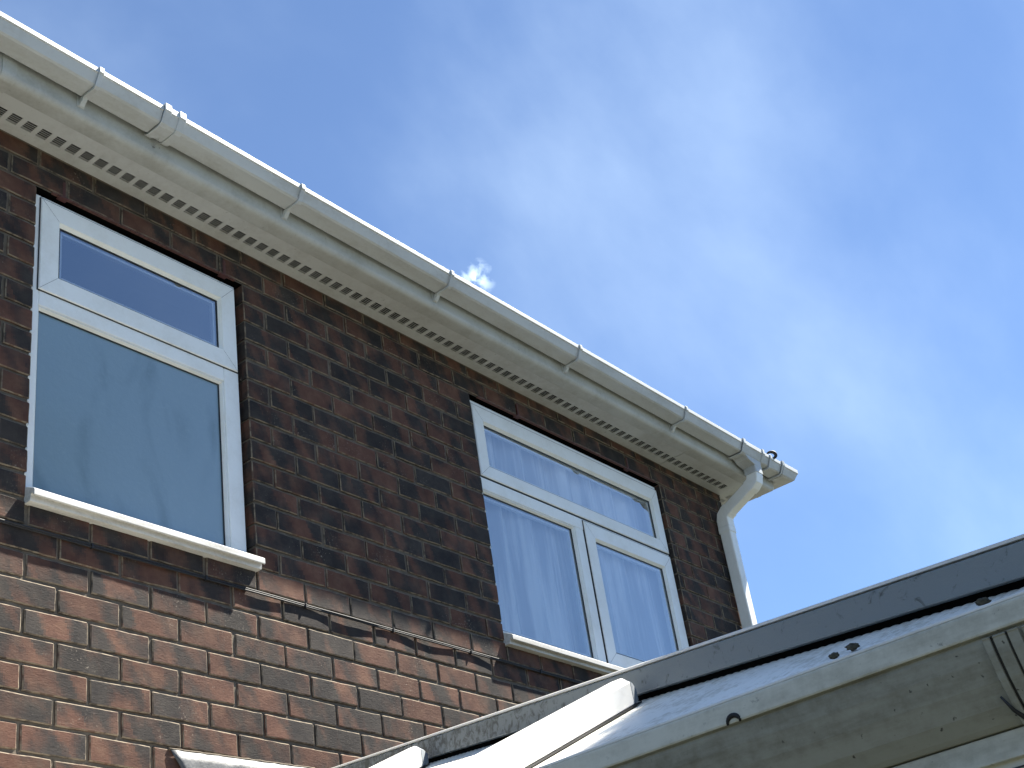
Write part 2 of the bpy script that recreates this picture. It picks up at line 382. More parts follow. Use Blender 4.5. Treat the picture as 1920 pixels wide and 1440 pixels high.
for (x_) in xs[1:5]:
    mo.add([(x_, MY - .002, W1[2] - .004), (x_, D, W1[2] - .004), (x_, D, W1[3]), (x_, MY - .002, W1[3])], [(0, 1, 2, 3)])
mo.add([(XE - MY, MY, GZ), (XE - MY, 6, GZ), (XE - MY, 6, 1.33), (XE - MY, MY, 1.33)], [(0, 1, 2, 3)])
hmb(mo, 'mortar_joints', 'mortar')
# inner leaf: the shell of the rooms behind the openings
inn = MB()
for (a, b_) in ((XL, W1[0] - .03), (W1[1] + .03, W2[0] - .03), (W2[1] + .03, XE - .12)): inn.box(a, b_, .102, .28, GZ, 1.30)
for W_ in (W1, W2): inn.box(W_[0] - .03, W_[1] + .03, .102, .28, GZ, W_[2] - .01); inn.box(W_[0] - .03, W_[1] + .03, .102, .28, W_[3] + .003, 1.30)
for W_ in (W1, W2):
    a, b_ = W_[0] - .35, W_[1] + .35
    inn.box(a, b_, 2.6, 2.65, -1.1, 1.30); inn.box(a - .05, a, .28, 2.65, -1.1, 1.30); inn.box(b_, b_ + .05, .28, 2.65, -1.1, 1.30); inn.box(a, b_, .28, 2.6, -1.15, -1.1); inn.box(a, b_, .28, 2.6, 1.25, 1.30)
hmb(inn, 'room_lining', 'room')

# ---- lintel edges, weep vents
for W_, ws in ((W1, (-.80, -.085)), (W2, (1.70, 2.60))):
    lt = MB(); lt.box(W_[0] - .1, W_[1] + .1, .012, .1, W_[3] + .0005, W_[3] + .005)
    hmb(lt, 'lintel', 'dark', bev=.001)
    se = MB(); n = 40
    for k in range(n):
        a = W_[0] + .06 + (W_[1] - W_[0] - .1) * k / n; h = .0022 + .0035 * random.random()
        se.box(a, a + (W_[1] - W_[0]) / n * 1.02, -.0015, .010, W_[3] - .001, W_[3] + h)
    hmb(se, 'sealant_strip', 'sealant')
    for x_ in ws:
        wv = MB(); wv.box(x_ - .006, x_ + .006, -.003, .03, W_[3] + .002, W_[3] + .066); wv.box(x_ - .018, x_ + .018, -.004, .02, W_[3] - .003, W_[3] + .003)
        hmb(wv, 'weep_vent', 'redplastic', bev=.0015)

# ---- swept profiles along the eaves: station 0 left end, corner, far end of the side
def sweep(mb, prof, shear, x0=XL, corner=True, yend=4.0, o_start=None):
    def st(kind):
        r = []
        for (o, z) in prof:
            if kind == 0: p = (x0, -o)
            elif kind == 1: p = (XE + o, -o)
            else: p = (XE + o, yend)
            r.append((p[0], p[1], z + shear(min(p[0], XE))))
        return r
    mb.loft([st(0), st(1), st(2)] if corner else [st(0), st(1)]); return mb
def seg(mb, prof, x0, x1, shear):   # short straight piece
    mb.loft([[(x, -o, z + shear(x)) for (o, z) in prof] for x in (x0, x1)]); return mb
zsh = lambda x: -.0078 * x
ZS = 1.2577
# soffit: inner strip, vent band, outer strip
VA, VB = .050, .094
sf = MB()
def rect(o0, o1, z0, z1): return [(o0, z0), (o1, z0), (o1, z1), (o0, z1)]
JX = 2.93
for (x0, x1, dz) in ((XL, JX - .0015, 0), (JX + .0015, XE + .03, -.002)):
    seg(sf, rect(-.01, VA, ZS + dz, ZS + .009 + dz), x0, x1, zsh); seg(sf, rect(VB, .18, ZS + dz, ZS + .009 + dz), x0, x1, zsh)
g0 = -1.0705; PITCH = .0578; k0 = int((XL - g0) / PITCH) + 1
x = g0 + k0 * PITCH
while x < XE - .05:
    if x > JX: dzz = -.002
    else: dzz = 0
    # solid web between groups
    seg(sf, rect(VA, VB, ZS + dzz, ZS + .003 + dzz), x - (PITCH - .0395), x, zsh)
    pit = (VB - VA) / 5
    for q in range(1, 5): seg(sf, rect(VA + q * pit - .0009, VA + q * pit + .0009, ZS + dzz, ZS + .0010 + dzz), x, x + PITCH - (PITCH - .0395), zsh)
    x += PITCH
seg(sf, rect(VA, VB, ZS - .002, ZS + .003 - .002), x - (PITCH - .0395), XE + .03, zsh)
soff = hmb(sf, 'soffit_board', 'soffit')
ss = MB()   # side soffit with its own vent groups
def sbox(mb, x0, x1, y0, y1, z0, z1):
    s = zsh(XE); return mb.box(x0, x1, y0, y1, z0 + s, z1 + s)
sbox(ss, XE + .033, XE + .052, -.18, 4, ZS - .001, ZS + .009); sbox(ss, XE + .092, XE + .205, -.18, 4, ZS - .001, ZS + .009)
y = -.12
while y < 4:
    sbox(ss, XE + .052, XE + .092, y, y + .0205, ZS - .001, ZS + .003)
    for q in range(1, 5): sbox(ss, XE + .052 + q * .008 - .0016, XE + .052 + q * .008 + .0016, y + .0205, y + .058, ZS - .001, ZS + .003)
    y += .058
hmb(ss, 'soffit_board', 'soffit')
ms_ = MB(); seg(ms_, rect(-.02, .0014, ZS - .005, ZS + .002), XL, XE, zsh); hmb(ms_, 'pointing_strip', 'mortar')
dv = MB(); seg(dv, rect(-.01, .20, ZS + .030, ZS + .034), XL, XE, zsh); sbox(dv, XE, XE + .20, -.2, 4, ZS + .030, ZS + .034)
hmb(dv, 'soffit_void', 'dark')

# fascia with a rounded lower lip
def arc(cx, cz, r, a0, a1, n): return [(cx + r * math.cos(math.radians(a0 + (a1 - a0) * i / n)), cz + r * math.sin(math.radians(a0 + (a1 - a0) * i / n))) for i in range(n + 1)]
fp = [(.160, ZS - .003), (.168, ZS - .0055)] + [(.205, ZS - .0055)] + arc(.207, ZS + .0175, .023, -88, 0, 8) + [(.230, 1.375), (.218, 1.375), (.218, ZS + .006), (.160, ZS + .003)]
hmb(sweep(MB(), fp, zsh), 'fascia_board', 'fascia', smooth=True)
bpy.context.view_layer.update()
def sharp(o, a=35):
    try: o.data.set_sharp_from_angle(angle=math.radians(a))
    except Exception: pass
    return o
for o in bpy.data.objects:
    if o.name.startswith('fascia_board'): sharp(o)
# fascia joint cover at the left edge
jc = MB()
def cover(x0, x1):
    pr = [(.158, ZS - .009), (.206, ZS - .0095)] + arc(.207, ZS + .0175, .0275, -88, 0, 6) + [(.2345, 1.42), (.2305, 1.42), (.2305, ZS + .018), (.20, ZS - .004), (.158, ZS - .005)]
    seg(jc, pr, x0, x1, zsh)
cover(-1.205, -1.152); hmb(jc, 'joint_cover', 'fascia', bev=.0015)

# gutter: square-line profile with an upright lip and a front that leans in underneath
def gp(g=0.):   # closed polygon; g grows it outwards for clips
    outer = [(.240 - g, 1.372 + g * 0), (.241 - g, 1.327 - g * .6), (.247, 1.3205 - g), (.312, 1.3205 - g), (.3205 + g * .6, 1.325 - g * .5), (.3375 + g, 1.3600 - g * .3), (.3425 + g, 1.3622), (.3425 + g, 1.3820 + g), (.336 - g, 1.3820 + g)]
    inner = [(.336 - g, 1.378), (.3385, 1.378), (.3385, 1.366), (.334, 1.362), (.3175, 1.328), (.311, 1.3235), (.248, 1.3235), (.244, 1.328), (.243, 1.372)]
    return outer + inner
gut = hmb(sweep(MB(), gp(), zg, yend=3.5), 'gutter', 'gutter')
gut.modifiers.new('bevel', 'BEVEL').width = .0012
gut.modifiers['bevel'].segments = 2; gut.modifiers['bevel'].limit_method = 'ANGLE'
# brackets
brk = [(.337, 1.3875), (.347, 1.3875), (.3505, 1.383), (.3505, 1.362), (.3440, 1.357), (.3255, 1.3165), (.315, 1.3095), (.262, 1.3105), (.2405, 1.287), (.2335, 1.287), (.2335, 1.300), (.2405, 1.3170), (.247, 1.3192), (.312, 1.3192), (.3215, 1.3235), (.339, 1.3620), (.3445, 1.3640), (.3445, 1.3832), (.337, 1.3835)]
def bracket(x_):
    b1 = MB(); seg(b1, brk, x_ - .009, x_ + .009, zg)
    b1.box(x_ - .014, x_ + .014, -.2345, -.2305, 1.286 + zg(x_), 1.375 + zg(x_))
    hmb(b1, 'gutter_bracket', 'gutter', parent=gut, bev=.0012)
for x_ in (-1.83, -.905, .02, .885, 1.80, 2.715): bracket(x_)

# union
def ribbed(name, x0, x1, ribs):
    b1 = MB(); seg(b1, gp(.0045), x0, x1, zg)
    for (a, b_) in ribs: seg(b1, gp(.0095), a, b_, zg)
    return hmb(b1, name, 'gutter', parent=gut, bev=.0015)
ribbed('gutter_union', -.640, -.548, ((-.640, -.612), (-.576, -.548)))
wr = MB(); wr.tube([(-.597, -.262, 1.318), (-.602, -.246, 1.300), (-.604, -.240, 1.291)], .0015, 6); wr.box(-.609, -.600, -.244, -.236, 1.287, 1.291)
hmb(wr, 'loose_screw', 'steel', parent=gut)
# running outlet and last bracket, corner angle
ro = ribbed('gutter_outlet', 3.275, 3.500, ((3.275, 3.300), (3.478, 3.500)))
sk = MB(); zc = zg(3.44)
def rr(cx, cy, hx, hy, z, rad=.008, n=3):
    P = []
    for (sx_, sy_, a0) in ((1, 1, 0), (-1, 1, 90), (-1, -1, 180), (1, -1, 270)):
        for i in range(n + 1):
            a = math.radians(a0 + 90 * i / n); P.append((cx + sx_ * (hx - rad) + rad * math.cos(a), cy + sy_ * (hy - rad) + rad * math.sin(a), z))
    return P
PX, PY = 3.4445, -.281
sk.loft([rr(3.40, PY - .0, .085, .040, 1.322 + zc), rr(3.41, PY, .070, .040, 1.300 + zc), rr(PX, PY, .039, .039, 1.284 + zc), rr(PX, PY, .039, .039, 1.245 + zc)])
hmb(sk, 'outlet_socket', 'gutter', parent=gut, smooth=False)
def bracket2(x_): bracket(x_)
bracket2(3.575)
ang = MB(); 
def corner_piece(g, x0, yend):
    pr = gp(g); r = []
    for kind in (0, 1, 2):
        rg = []
        for (o, z) in pr:
            p = (x0, -o) if kind == 0 else ((XE + o, -o) if kind == 1 else (XE + o, yend)); rg.append((p[0], p[1], z + zg(XE)))
        r.append(rg)
    ang.loft(r)
corner_piece(.004, 3.700, -.075)
seg(ang, gp(.0095), 3.700, 3.709, zg); seg(ang, gp(.0095), 3.716, 3.725, zg)
for (a, b_) in ((-.10, -.092), (-.083, -.075)):
    ang.loft([[(XE + o, yy, z + zg(XE)) for (o, z) in gp(.0095)] for yy in (a, b_)])
hmb(ang, 'gutter_angle', 'gutter', parent=gut, bev=.0012)

# downpipe: swan neck from the outlet to the wall, then straight down
HX = .0325
def sq(center, d, half=HX, rad=.007, n=3):
    """rounded square ring normal to d (d in the yz plane)"""
    d = Vector(d).normalized(); u = Vector((1, 0, 0)); w_ = d.cross(u).normalized(); P = []
    for (sx_, sy_, a0) in ((1, 1, 0), (-1, 1, 90), (-1, -1, 180), (1, -1, 270)):
        for i in range(n + 1):
            a = math.radians(a0 + 90 * i / n); uu = sx_ * (half - rad) + rad * math.cos(a); vv = sy_ * (half - rad) + rad * math.sin(a)
            P.append(Vector(center) + u * uu + w_ * vv)
    return P
def path_rings(pts, half=HX):
    rings = []
    for i, p in enumerate(pts):
        a = Vector(pts[max(i - 1, 0)]); c = Vector(pts[min(i + 1, len(pts) - 1)]); rings.append(sq(p, c - a, half))
    return rings
yA, zA = PY, 1.262; yB = -.0455
def bendpts(c, d0, d1, L0, n=2):
    """quadratic bend round corner c"""
    c = Vector(c); a = c - Vector(d0) * L0; b2 = c + Vector(d1) * L0
    return [a * (1 - s) ** 2 + c * 2 * s * (1 - s) + b2 * s * s for s in [i / n for i in range(n + 1)]]
kA = Vector((PX, PY, 1.165)); kB = Vector((PX - .001, yB, 1.052)); dd = (kB - kA).normalized(); dn = Vector((0, 0, -1))
dp = MB(); dp.loft(path_rings([kB + dn * .10, Vector((PX - .001, yB, GZ + .1))]))
pipe = hmb(dp, 'downpipe', 'upvc', bev=0)
b1 = MB(); b1.loft(path_rings([Vector((PX, PY, 1.262)), ] + bendpts(kA, dn, dd, .030) + [kA + dd * .050], .0355))
hmb(b1, 'pipe_bend', 'upvc', parent=pipe)
b2 = MB(); b2.loft(path_rings([kA + dd * .045, kB - dd * .048], HX)); hmb(b2, 'offset_pipe', 'upvc', parent=pipe)
b3 = MB(); b3.loft(path_rings([kB - dd * .050] + bendpts(kB, dd, dn, .032) + [kB + dn * .072], .0355)); b3.loft(path_rings([kB + dn * .074, kB + dn * .105], .0362))
hmb(b3, 'pipe_bend', 'upvc', parent=pipe)
for zc_ in (-.9, -2.6):
    cl = MB(); cl.box(PX - .055, PX + .055, -.011, -.002, zc_ - .02, zc_ + .02); cl.box(PX - .037, PX + .037, -.083, -.011, zc_ - .012, zc_ + .012)
    hmb(cl, 'pipe_clip', 'upvc', parent=pipe, bev=.002)

# hipped roof (above the gutter, out of the frame)
rf = MB(); zr0 = 1.352
P = [(XL, -.275, zr0 + zg(XL)), (XE + .275, -.275, zr0 + zg(XE)), (XE + .275, 6, zr0 + zg(XE)), (XL, 6, zr0), (XL, 2.85, zr0 + 1.9), (XE - 2.85, 2.85, zr0 + 1.9)]
rf.add(P, [(0, 1, 5, 4), (1, 2, 5), (2, 3, 4, 5)]); rf.add([(p[0], p[1], p[2] - .03) for p in P], [(0, 1, 5, 4), (1, 2, 5), (2, 3, 4, 5)])
hmb(rf, 'roof', 'slate')

# ------------------------------------------------------------------ windows
def frame_bar(mb, x0, x1, z0, z1, y0, y1): mb.box(x0, x1, y0, y1, z0, z1)
def ring(mb, xo0, xo1, zo0, zo1, xi0, xi1, zi0, zi1, y0, yb, ych=.012):
    """mitred frame: flat face at y0 between outer and inner rectangles, chamfer back to the glass, back at yb"""
    def rc(a, b_, c, d, y): return [(a, y, c), (b_, y, c), (b_, y, d), (a, y, d)]
    s = .010
    def cl(o, i, sg): return i - sg * min(s, abs(i - o) * .5)
    rings = [rc(xo0, xo1, zo0, zo1, yb), rc(xo0, xo1, zo0, zo1, y0 + .003), rc(xo0 + .003, xo1 - .003, zo0 + .003, zo1 - .003, y0),
             rc(cl(xo0, xi0, 1), cl(xo1, xi1, -1), cl(zo0, zi0, 1), cl(zo1, zi1, -1), y0), rc(xi0, xi1, zi0, zi1, y0 + ych), rc(xi0, xi1, zi0, zi1, yb)]
    mb.loft(rings, caps=False); n = 4; k = len(mb.V) - 24
    for j in range(4): mb.F.append((k + 20 + j, k + 20 + (j + 1) % 4, k + (j + 1) % 4, k + j))
    return mb
def mitres(win, o, i, y):
    for (xo, zo, xi, zi) in ((o[0], o[2], i[0], i[2]), (o[1], o[2], i[1], i[2]), (o[1], o[3], i[1], i[3]), (o[0], o[3], i[0], i[3])):
        d = Vector((xi - xo, 0, zi - zo)); n_ = Vector((-d.z, 0, d.x)).normalized() * .0005
        a = Vector((xo, y, zo)) + d * .03; b_ = Vector((xo, y, zo)) + d * .86
        mb = MB(); mb.add([a - n_, a + n_, b_ + n_, b_ - n_], [(0, 1, 2, 3)]); mb.build('mitre_joint', 'room').parent = win
def pane(parent, x0, x1, z0, z1, y, material='glass', name='pane', gx=True):
    p = build(name, [(x0, y, z0), (x1, y, z0), (x1, y, z1), (x0, y, z1), (x0, y + .004, z0), (x1, y + .004, z0), (x1, y + .004, z1), (x0, y + .004, z1)],
              [(0, 1, 2, 3)], material); p.parent = parent
    # gasket line round the glass and the pale spacer of the sealed unit behind it
    g = MB(); w_ = .0035
    for (a, b_, c, d) in ((x0, x1, z0, z0 + w_), (x0, x1, z1 - w_, z1), (x0, x0 + w_, z0 + w_, z1 - w_), (x1 - w_, x1, z0 + w_, z1 - w_)): g.box(a, b_, y - .004, y - .0008, c, d)
    gk = g.build('gasket', 'gasket'); gk.parent = parent
    if material.startswith('glass'):
        g = MB(); w_ = .007
        x0, x1, z0, z1 = x0 + .010, x1 - .010, z0 + .010, z1 - .010
        for (a, b_, c, d) in ((x0, x1, z0, z0 + w_), (x0, x1, z1 - w_, z1), (x0, x0 + w_, z0 + w_, z1 - w_), (x1 - w_, x1, z0 + w_, z1 - w_)): g.box(a, b_, y + .005, y + .020, c, d)
        sp = g.build('spacer_bar', 'upvc'); sp.parent = parent
FY = .026
def window(W_, label):
    e = bpy.data.objects.new('window', None); C.objects.link(e); e['label'] = label; e.parent = HO; e.matrix_parent_inverse = Matrix.Translation((0, 0, -GZ)); e.empty_display_size = .1
    return e
def sash(win, o, i, y=FY - .008, gm='glass'):
    fr_ = MB(); ring(fr_, o[0], o[1], o[2], o[3], i[0], i[1], i[2], i[3], y, FY + .045, .014)
    s_ = fr_.build('sash', 'upvc'); s_.parent = win
    mitres(win, o, i, y - .0004)
    gp_ = MB(); w_ = .0035   # dark gap between sash and frame
    for (a, b_, c, d) in ((o[0] - w_, o[1] + w_, o[2] - w_, o[2]), (o[0] - w_, o[1] + w_, o[3], o[3] + w_), (o[0] - w_, o[0], o[2], o[3]), (o[1], o[1] + w_, o[2], o[3])): gp_.box(a, b_, FY - .003, FY + .03, c, d)
    g_ = gp_.build('sash_gap', 'gasket'); g_.parent = win
    pane(win, i[0], i[1], i[2], i[3], y + .018, gm)
def sill(win, x0, x1):
    s_ = MB()
    prof = [(.07, -.030), (.02, -.036), (-.040, -.064), (-.0455, -.068), (-.0455, -.0875), (-.0410, -.0895), (-.0385, -.080), (-.029, -.0805), (-.0255, -.1015), (.004, -.1015), (.07, -.09)]
    s_.loft([[(x, y, z) for (y, z) in prof] for x in (x0, x1)])
    o = s_.build('sill', 'sill', bev=.0012); o.parent = win; return o
# window 1: top-hung light over an obscured fixed light
w1 = window(W1, 'white window with a frosted lower pane')
fx = MB(); TR0, TR1 = .645, .700
frames = MB()
ring(frames, -.900, -.014, -.060, 1.0925, -.868, -.084, -.024, TR0, FY, FY + .06)   # fixed light frame uses the whole outline
# the ring above spans the transom too: lay it as separate members instead
frames = MB()
def member(x0, x1, z0, z1, y0=FY, y1=FY + .06): frames.box(x0, x1, y0, y1, z0, z1)
member(-.900, -.868, -.060, 1.0925); member(-.084, -.014, -.060, 1.0925); member(-.868, -.084, -.060, -.024); member(-.868, -.084, TR0, TR1 + .02); member(-.868, -.084, 1.05, 1.0925)
fo = frames.build('frame', 'upvc', bev=.004, seg=2); fo.parent = w1
bd = MB(); ring(bd, -.8675, -.0845, -.0235, TR0 - .0005, -.862, -.0965, -.015, TR0 - .012, FY + .003, FY + .03, .012)
bo = bd.build('glazing_bead', 'upvc'); bo.parent = w1
pane(w1, -.860, -.098, -.016, TR0 - .012, FY + .018, 'obscure', 'obscured_pane')
sash(w1, (-.874, -.021, .7045, 1.079), (-.792, -.098, .785, .998))
sill(w1, -.908, .001)
# window 2: long top-hung light over a fixed and a side-hung light
w2 = window(W2, 'white window with net curtains and three lights')
frames = MB()
member(1.350, 1.371, -.060, 1.0925); member(2.862, 2.876, -.060, 1.0925); member(1.371, 2.862, -.060, -.024); member(1.371, 2.862, .640, .700); member(1.371, 2.862, 1.05, 1.0925); member(2.052, 2.118, -.024, .640)
fo = frames.build('frame', 'upvc', bev=.004, seg=2); fo.parent = w2
bd = MB(); ring(bd, 1.3715, 2.0515, -.0235, .6395, 1.376, 2.038, -.014, .628, FY + .003, FY + .03, .012)
bo = bd.build('glazing_bead', 'upvc'); bo.parent = w2
pane(w2, 1.376, 2.038, -.014, .628, FY + .018, 'glass2')
sash(w2, (1.374, 2.872, .7045, 1.070), (1.452, 2.798, .775, .990), gm='glass2')
sash(w2, (2.124, 2.872, -.030, .688), (2.206, 2.790, .045, .606), gm='glass2')
sill(w2, 1.343, 2.90)
# silicone dabs where the bed joints meet the left frame edges
sl = MB()
for c in range(0, 9):
    z = c * CH; sl = MB(); sl.tube([(W1[0] - .003, .004, z - .004), (W1[0] - .0045, .002, z), (W1[0] - .002, .004, z + .005)], .0032, 6)
    s_ = sl.build('silicone_dab', 'silicone', smooth=True); s_.parent = w1
sl = MB()
for c in range(2, 8):
    z = c * CH; sl = MB(); sl.tube([(W2[0] - .003, .004, z - .004), (W2[0] - .004, .002, z), (W2[0] - .002, .004, z + .005)], .003, 6)
    s_ = sl.build('silicone_dab', 'silicone', smooth=True); s_.parent = w2

# curtains inside window 2
def curtain(x0, x1, z0, z1, y0, amp, seed, label):
    rnd = random.Random(seed); ph = [rnd.uniform(0, 6.28) for _ in range(6)]
    nx, nz = 160, 14; V_, F_ = [], []
    for j in range(nz + 1):
        for i in range(nx + 1):
            X = x0 + (x1 - x0) * i / nx; s = j / nz; Z = z0 + (z1 - z0) * s
            u = X * 1.0 + .012 * math.sin(3 * s + ph[5]) 
            y = amp * (.60 * math.sin(u * 34 + ph[0] + .5 * math.sin(2.2 * s)) + .5 * math.sin(u * 15 + ph[1]) + .22 * math.sin(u * 61 + ph[2] + s)) * (1.15 - .3 * s)
            V_.append((X, y0 + y, Z))
    for j in range(nz):
        for i in range(nx): F_.append((j * (nx + 1) + i, j * (nx + 1) + i + 1, (j + 1) * (nx + 1) + i + 1, (j + 1) * (nx + 1) + i))
    o = build('net_curtain', V_, F_, 'curtain', smooth=True); tag(o, label, 'curtain'); return o
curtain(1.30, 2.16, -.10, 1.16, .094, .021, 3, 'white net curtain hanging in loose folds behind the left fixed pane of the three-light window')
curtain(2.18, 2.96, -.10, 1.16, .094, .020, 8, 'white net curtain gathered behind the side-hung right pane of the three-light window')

# ------------------------------------------------------------------ small things on the house
cab = MB()
clips = [-3.1 + .4455 * k for k in range(0, 14)]; clips = [-.675 + .4455 * k for k in range(-6, 9)]
def cablez(x): return -.1765 + .0022 * x
for off, ph in ((0.0, 0.), (.0062, .7)):
    pts = []
    for a, b_ in zip(clips[:-1], clips[1:]):
        for k in range(12):
            s = k / 12; bow = math.sin(math.pi * s) ** 2
            x_ = a + (b_ - a) * s; rn_ = noise.noise(Vector((a * 3 + ph, 0, 0)))
            pts.append((x_, -.0055 - bow * (.0042 + .004 * rn_), cablez(x_) - off - bow * (.002 + .003 * rn_)))
    cab.tube(pts, .0032, 8)
cable = cab.build('wall_cable', 'black', smooth=True); tag(cable, 'thin black twin cable clipped along the brickwork just below the windows', 'cable')
for x_ in clips[1:-1]:
    cl = MB(); cl.box(x_ - .003, x_ + .003, -.012, .004, cablez(x_) - .012, cablez(x_) + .005); o = cl.build('cable_clip', 'black', bev=.001); o.parent = cable
# black curled loop standing on the gutter near the corner
lp = MB(); cx, cz = 3.612, 1.3820 + zg(3.6) + .020
pts = [(cx + .0165 * math.cos(a), -.335 - .020 * math.cos(a), cz + .021 * math.sin(a)) for a in [math.radians(-75 + 250 * k / 18) for k in range(19)]]
lp.tube(pts, [.0045 + .0055 * math.sin(math.pi * min(1, k / 18 + .1)) for k in range(19)], 10)
o = lp.build('rubber_loop', 'black', smooth=True); tag(o, 'small black curled rubber loop poking up over the white gutter near its corner', 'rubber loop')

# lead flashing at the foot of the picture
lf = MB(); n = 26; rows = []
for j in range(4):
    s = j / 3; rows.append([(-.386 + .055 * s + (.60 - .0) * i / n, -.004 - .010 * s - .003 * noise.noise(Vector((i * .5, j, 0))), -.7745 + .016 * i / n - .085 * s + .003 * noise.noise(Vector((i * .7, j, 3)))) for i in range(n + 1)])
V_ = [p for r in rows for p in r]; F_ = [(j * (n + 1) + i, j * (n + 1) + i + 1, (j + 1) * (n + 1) + i + 1, (j + 1) * (n + 1) + i) for j in range(3) for i in range(n)]
o = build('lead_flashing', V_, F_, 'lead', smooth=True); o.modifiers.new('solid', 'SOLIDIFY').thickness = .003
tag(o, 'dull grey lead flashing strip dressed against the sunlit bricks above the conservatory', 'flashing')
bead = MB(); bp_ = [(-.39 + .60 * i / 40, -.0015 - .002 * noise.noise(Vector((i * .9, 0, 0))), -.7705 + .016 * i / 40 + .0025 * noise.noise(Vector((i * .6, 2, 0)))) for i in range(41)]
bead.tube(bp_, .0042, 6); q = bead.build('mortar_fillet', 'mortar', smooth=True); q.parent = o

# ------------------------------------------------------------------ conservatory
P0 = Vector((-1.661, -2.907, -1.640)); T = math.tan(math.radians(24.5))
def rz_(x, off=0.): return P0.z + T * (x - P0.x) + off
con = empty('conservatory', (-.9, -1.5, GZ), 'white conservatory lean-to with polycarbonate roof, seen from just under its gutter', 'conservatory')
def cp(mb, name, material, parent=None, **k):
    o = mb.build(name, material, **k)
    if parent is None: o.parent = con; o.matrix_parent_inverse = Matrix.Translation((.9, 1.5, -GZ))
    else: o.parent = parent
    return o
# hip line (on the roof plane) through the measured points
H0 = Vector((-.22, 0.0, rz_(-.22))); H1 = Vector((-1.66, -3.055, rz_(-1.66)))
def hipx(y): return H0.x + (H1.x - H0.x) * (y - H0.y) / (H1.y - H0.y)
# ribbed polycarbonate, west slope: ribs run up the slope
NR = 190; V_, F_ = [], []
for i in range(NR * 4 + 1):
    y_ = -3.04 + 3.03 * i / (NR * 4); ph = i % 4
    h = (0, .0007, .0010, .0007)[ph]
    xa, xb = -1.646, hipx(y_) + .02
    V_ += [(xa, y_, rz_(xa, -.0035 + h)), (xb, y_, rz_(xb, -.0035 + h))]
F_ = [(2 * i, 2 * i + 2, 2 * i + 3, 2 * i + 1) for i in range(NR * 4)]
ply = build('roof_panel', V_, F_, 'poly'); ply.parent = con; ply.matrix_parent_inverse = Matrix.Translation((.9, 1.5, -GZ))
# the hip-end slope on the far side of the hip, falling towards -y
ZE = P0.z; E_ = MB(); E_.add([H1 + Vector((.0, .0, -.004)), H0 + Vector((0, 0, -.004)), (.9, 0, H0.z - .004), (.9, -3.055, ZE - .004)], [(0, 1, 2, 3)])
M['low_bounce'] = plain('low_bounce_sheet', (.09, .085, .075), .4)  # unseen slope given a dark colour to cut bounced sunlight
cp(E_, 'roof_panel', 'low_bounce')
# hip capping
hd = (H1 - H0).normalized(); side = Vector((0, 0, 1)).cross(hd).normalized()   # horizontal, across the hip
up = hd.cross(side); up = up if up.z > 0 else -up
if side.x > 0: side = -side       # side points to the camera side (-x)
def hipbar(prof, a=-.02, b_=1.03, name='hip_capping', material='hip', **k):
    mb = MB(); Lh = (H1 - H0)
    mb.loft([[H0 + Lh * s + side * u + Vector((0, 0, 1)) * v_ for (u, v_) in prof] for s in (a, b_)]); return cp(mb, name, material, **k)
hipc = hipbar([(.0, .010), (.0, .0485), (-.005, .0515), (-.075, .0515), (-.08, .0485), (-.08, .010)], bev=.0015)
hipbar([(-.001, .0525), (-.001, .0560), (-.004, .0575), (-.012, .0575), (-.012, .0525)], name='capping_trim', material='bar')
hipbar([(-.016, .0525), (-.016, .0600), (-.022, .0615), (-.030, .0600), (-.030, .0525)], name='capping_trim', material='bar')
hipbar([(-.010, -.030), (-.010, .012), (-.070, .012), (-.070, -.030)], name='hip_rafter_shade', material='dark')  # void black paints the shadow gap under the capping
# glazing bars running up the slope
def gbar(yf, xend, x0=-1.78, h=.0445, wd=.050):
    mb = MB()
    prof = [(yf, .0025), (yf + .001, h * .78), (yf + .007, h * .86), (yf + .015, h), (yf + wd - .015, h), (yf + wd - .007, h * .86), (yf + wd - .001, h * .78), (yf + wd, .0025)]
    mb.loft([[(x, y_, rz_(x, z_ / math.cos(math.radians(24.5)))) for (y_, z_) in prof] for x in (x0, xend)])
    g = cp(mb, 'glazing_bar', 'bar', bev=.0012)
    e = MB(); k_ = .034
    def R(x, sc, dy): return [(x + (0. if z_ > .02 else 0.0), yf + wd / 2 + (y_ - yf - wd / 2) * sc + dy, rz_(x, (z_ * {1.0: 1., .97: .86, .92: .55}[sc] if z_ > .01 else z_) / math.cos(math.radians(24.5)))) for (y_, z_) in prof]
    e.loft([R(xend + .0008, 1.0, 0), R(xend + k_ * .5, .97, .0055), R(xend + k_, .92, .0105)])
    cp(e, 'end_cap', 'cap', parent=None, bev=.001)
    s = MB(); s.box(0, 1, 0, 1, 0, 1); s = MB()
    s.loft([[(x, y_, rz_(x, z_)) for (y_, z_) in ((yf - .0012, -.001), (yf - .0012, .0020), (yf + wd + .0012, .0020), (yf + wd + .0015, -.001))] for x in (x0, xend + .02)])
    cp(s, 'bar_seal', 'gasket')
gbar(-2.214, -1.312); gbar(-1.482, -.965); gbar(-.75, -.60)
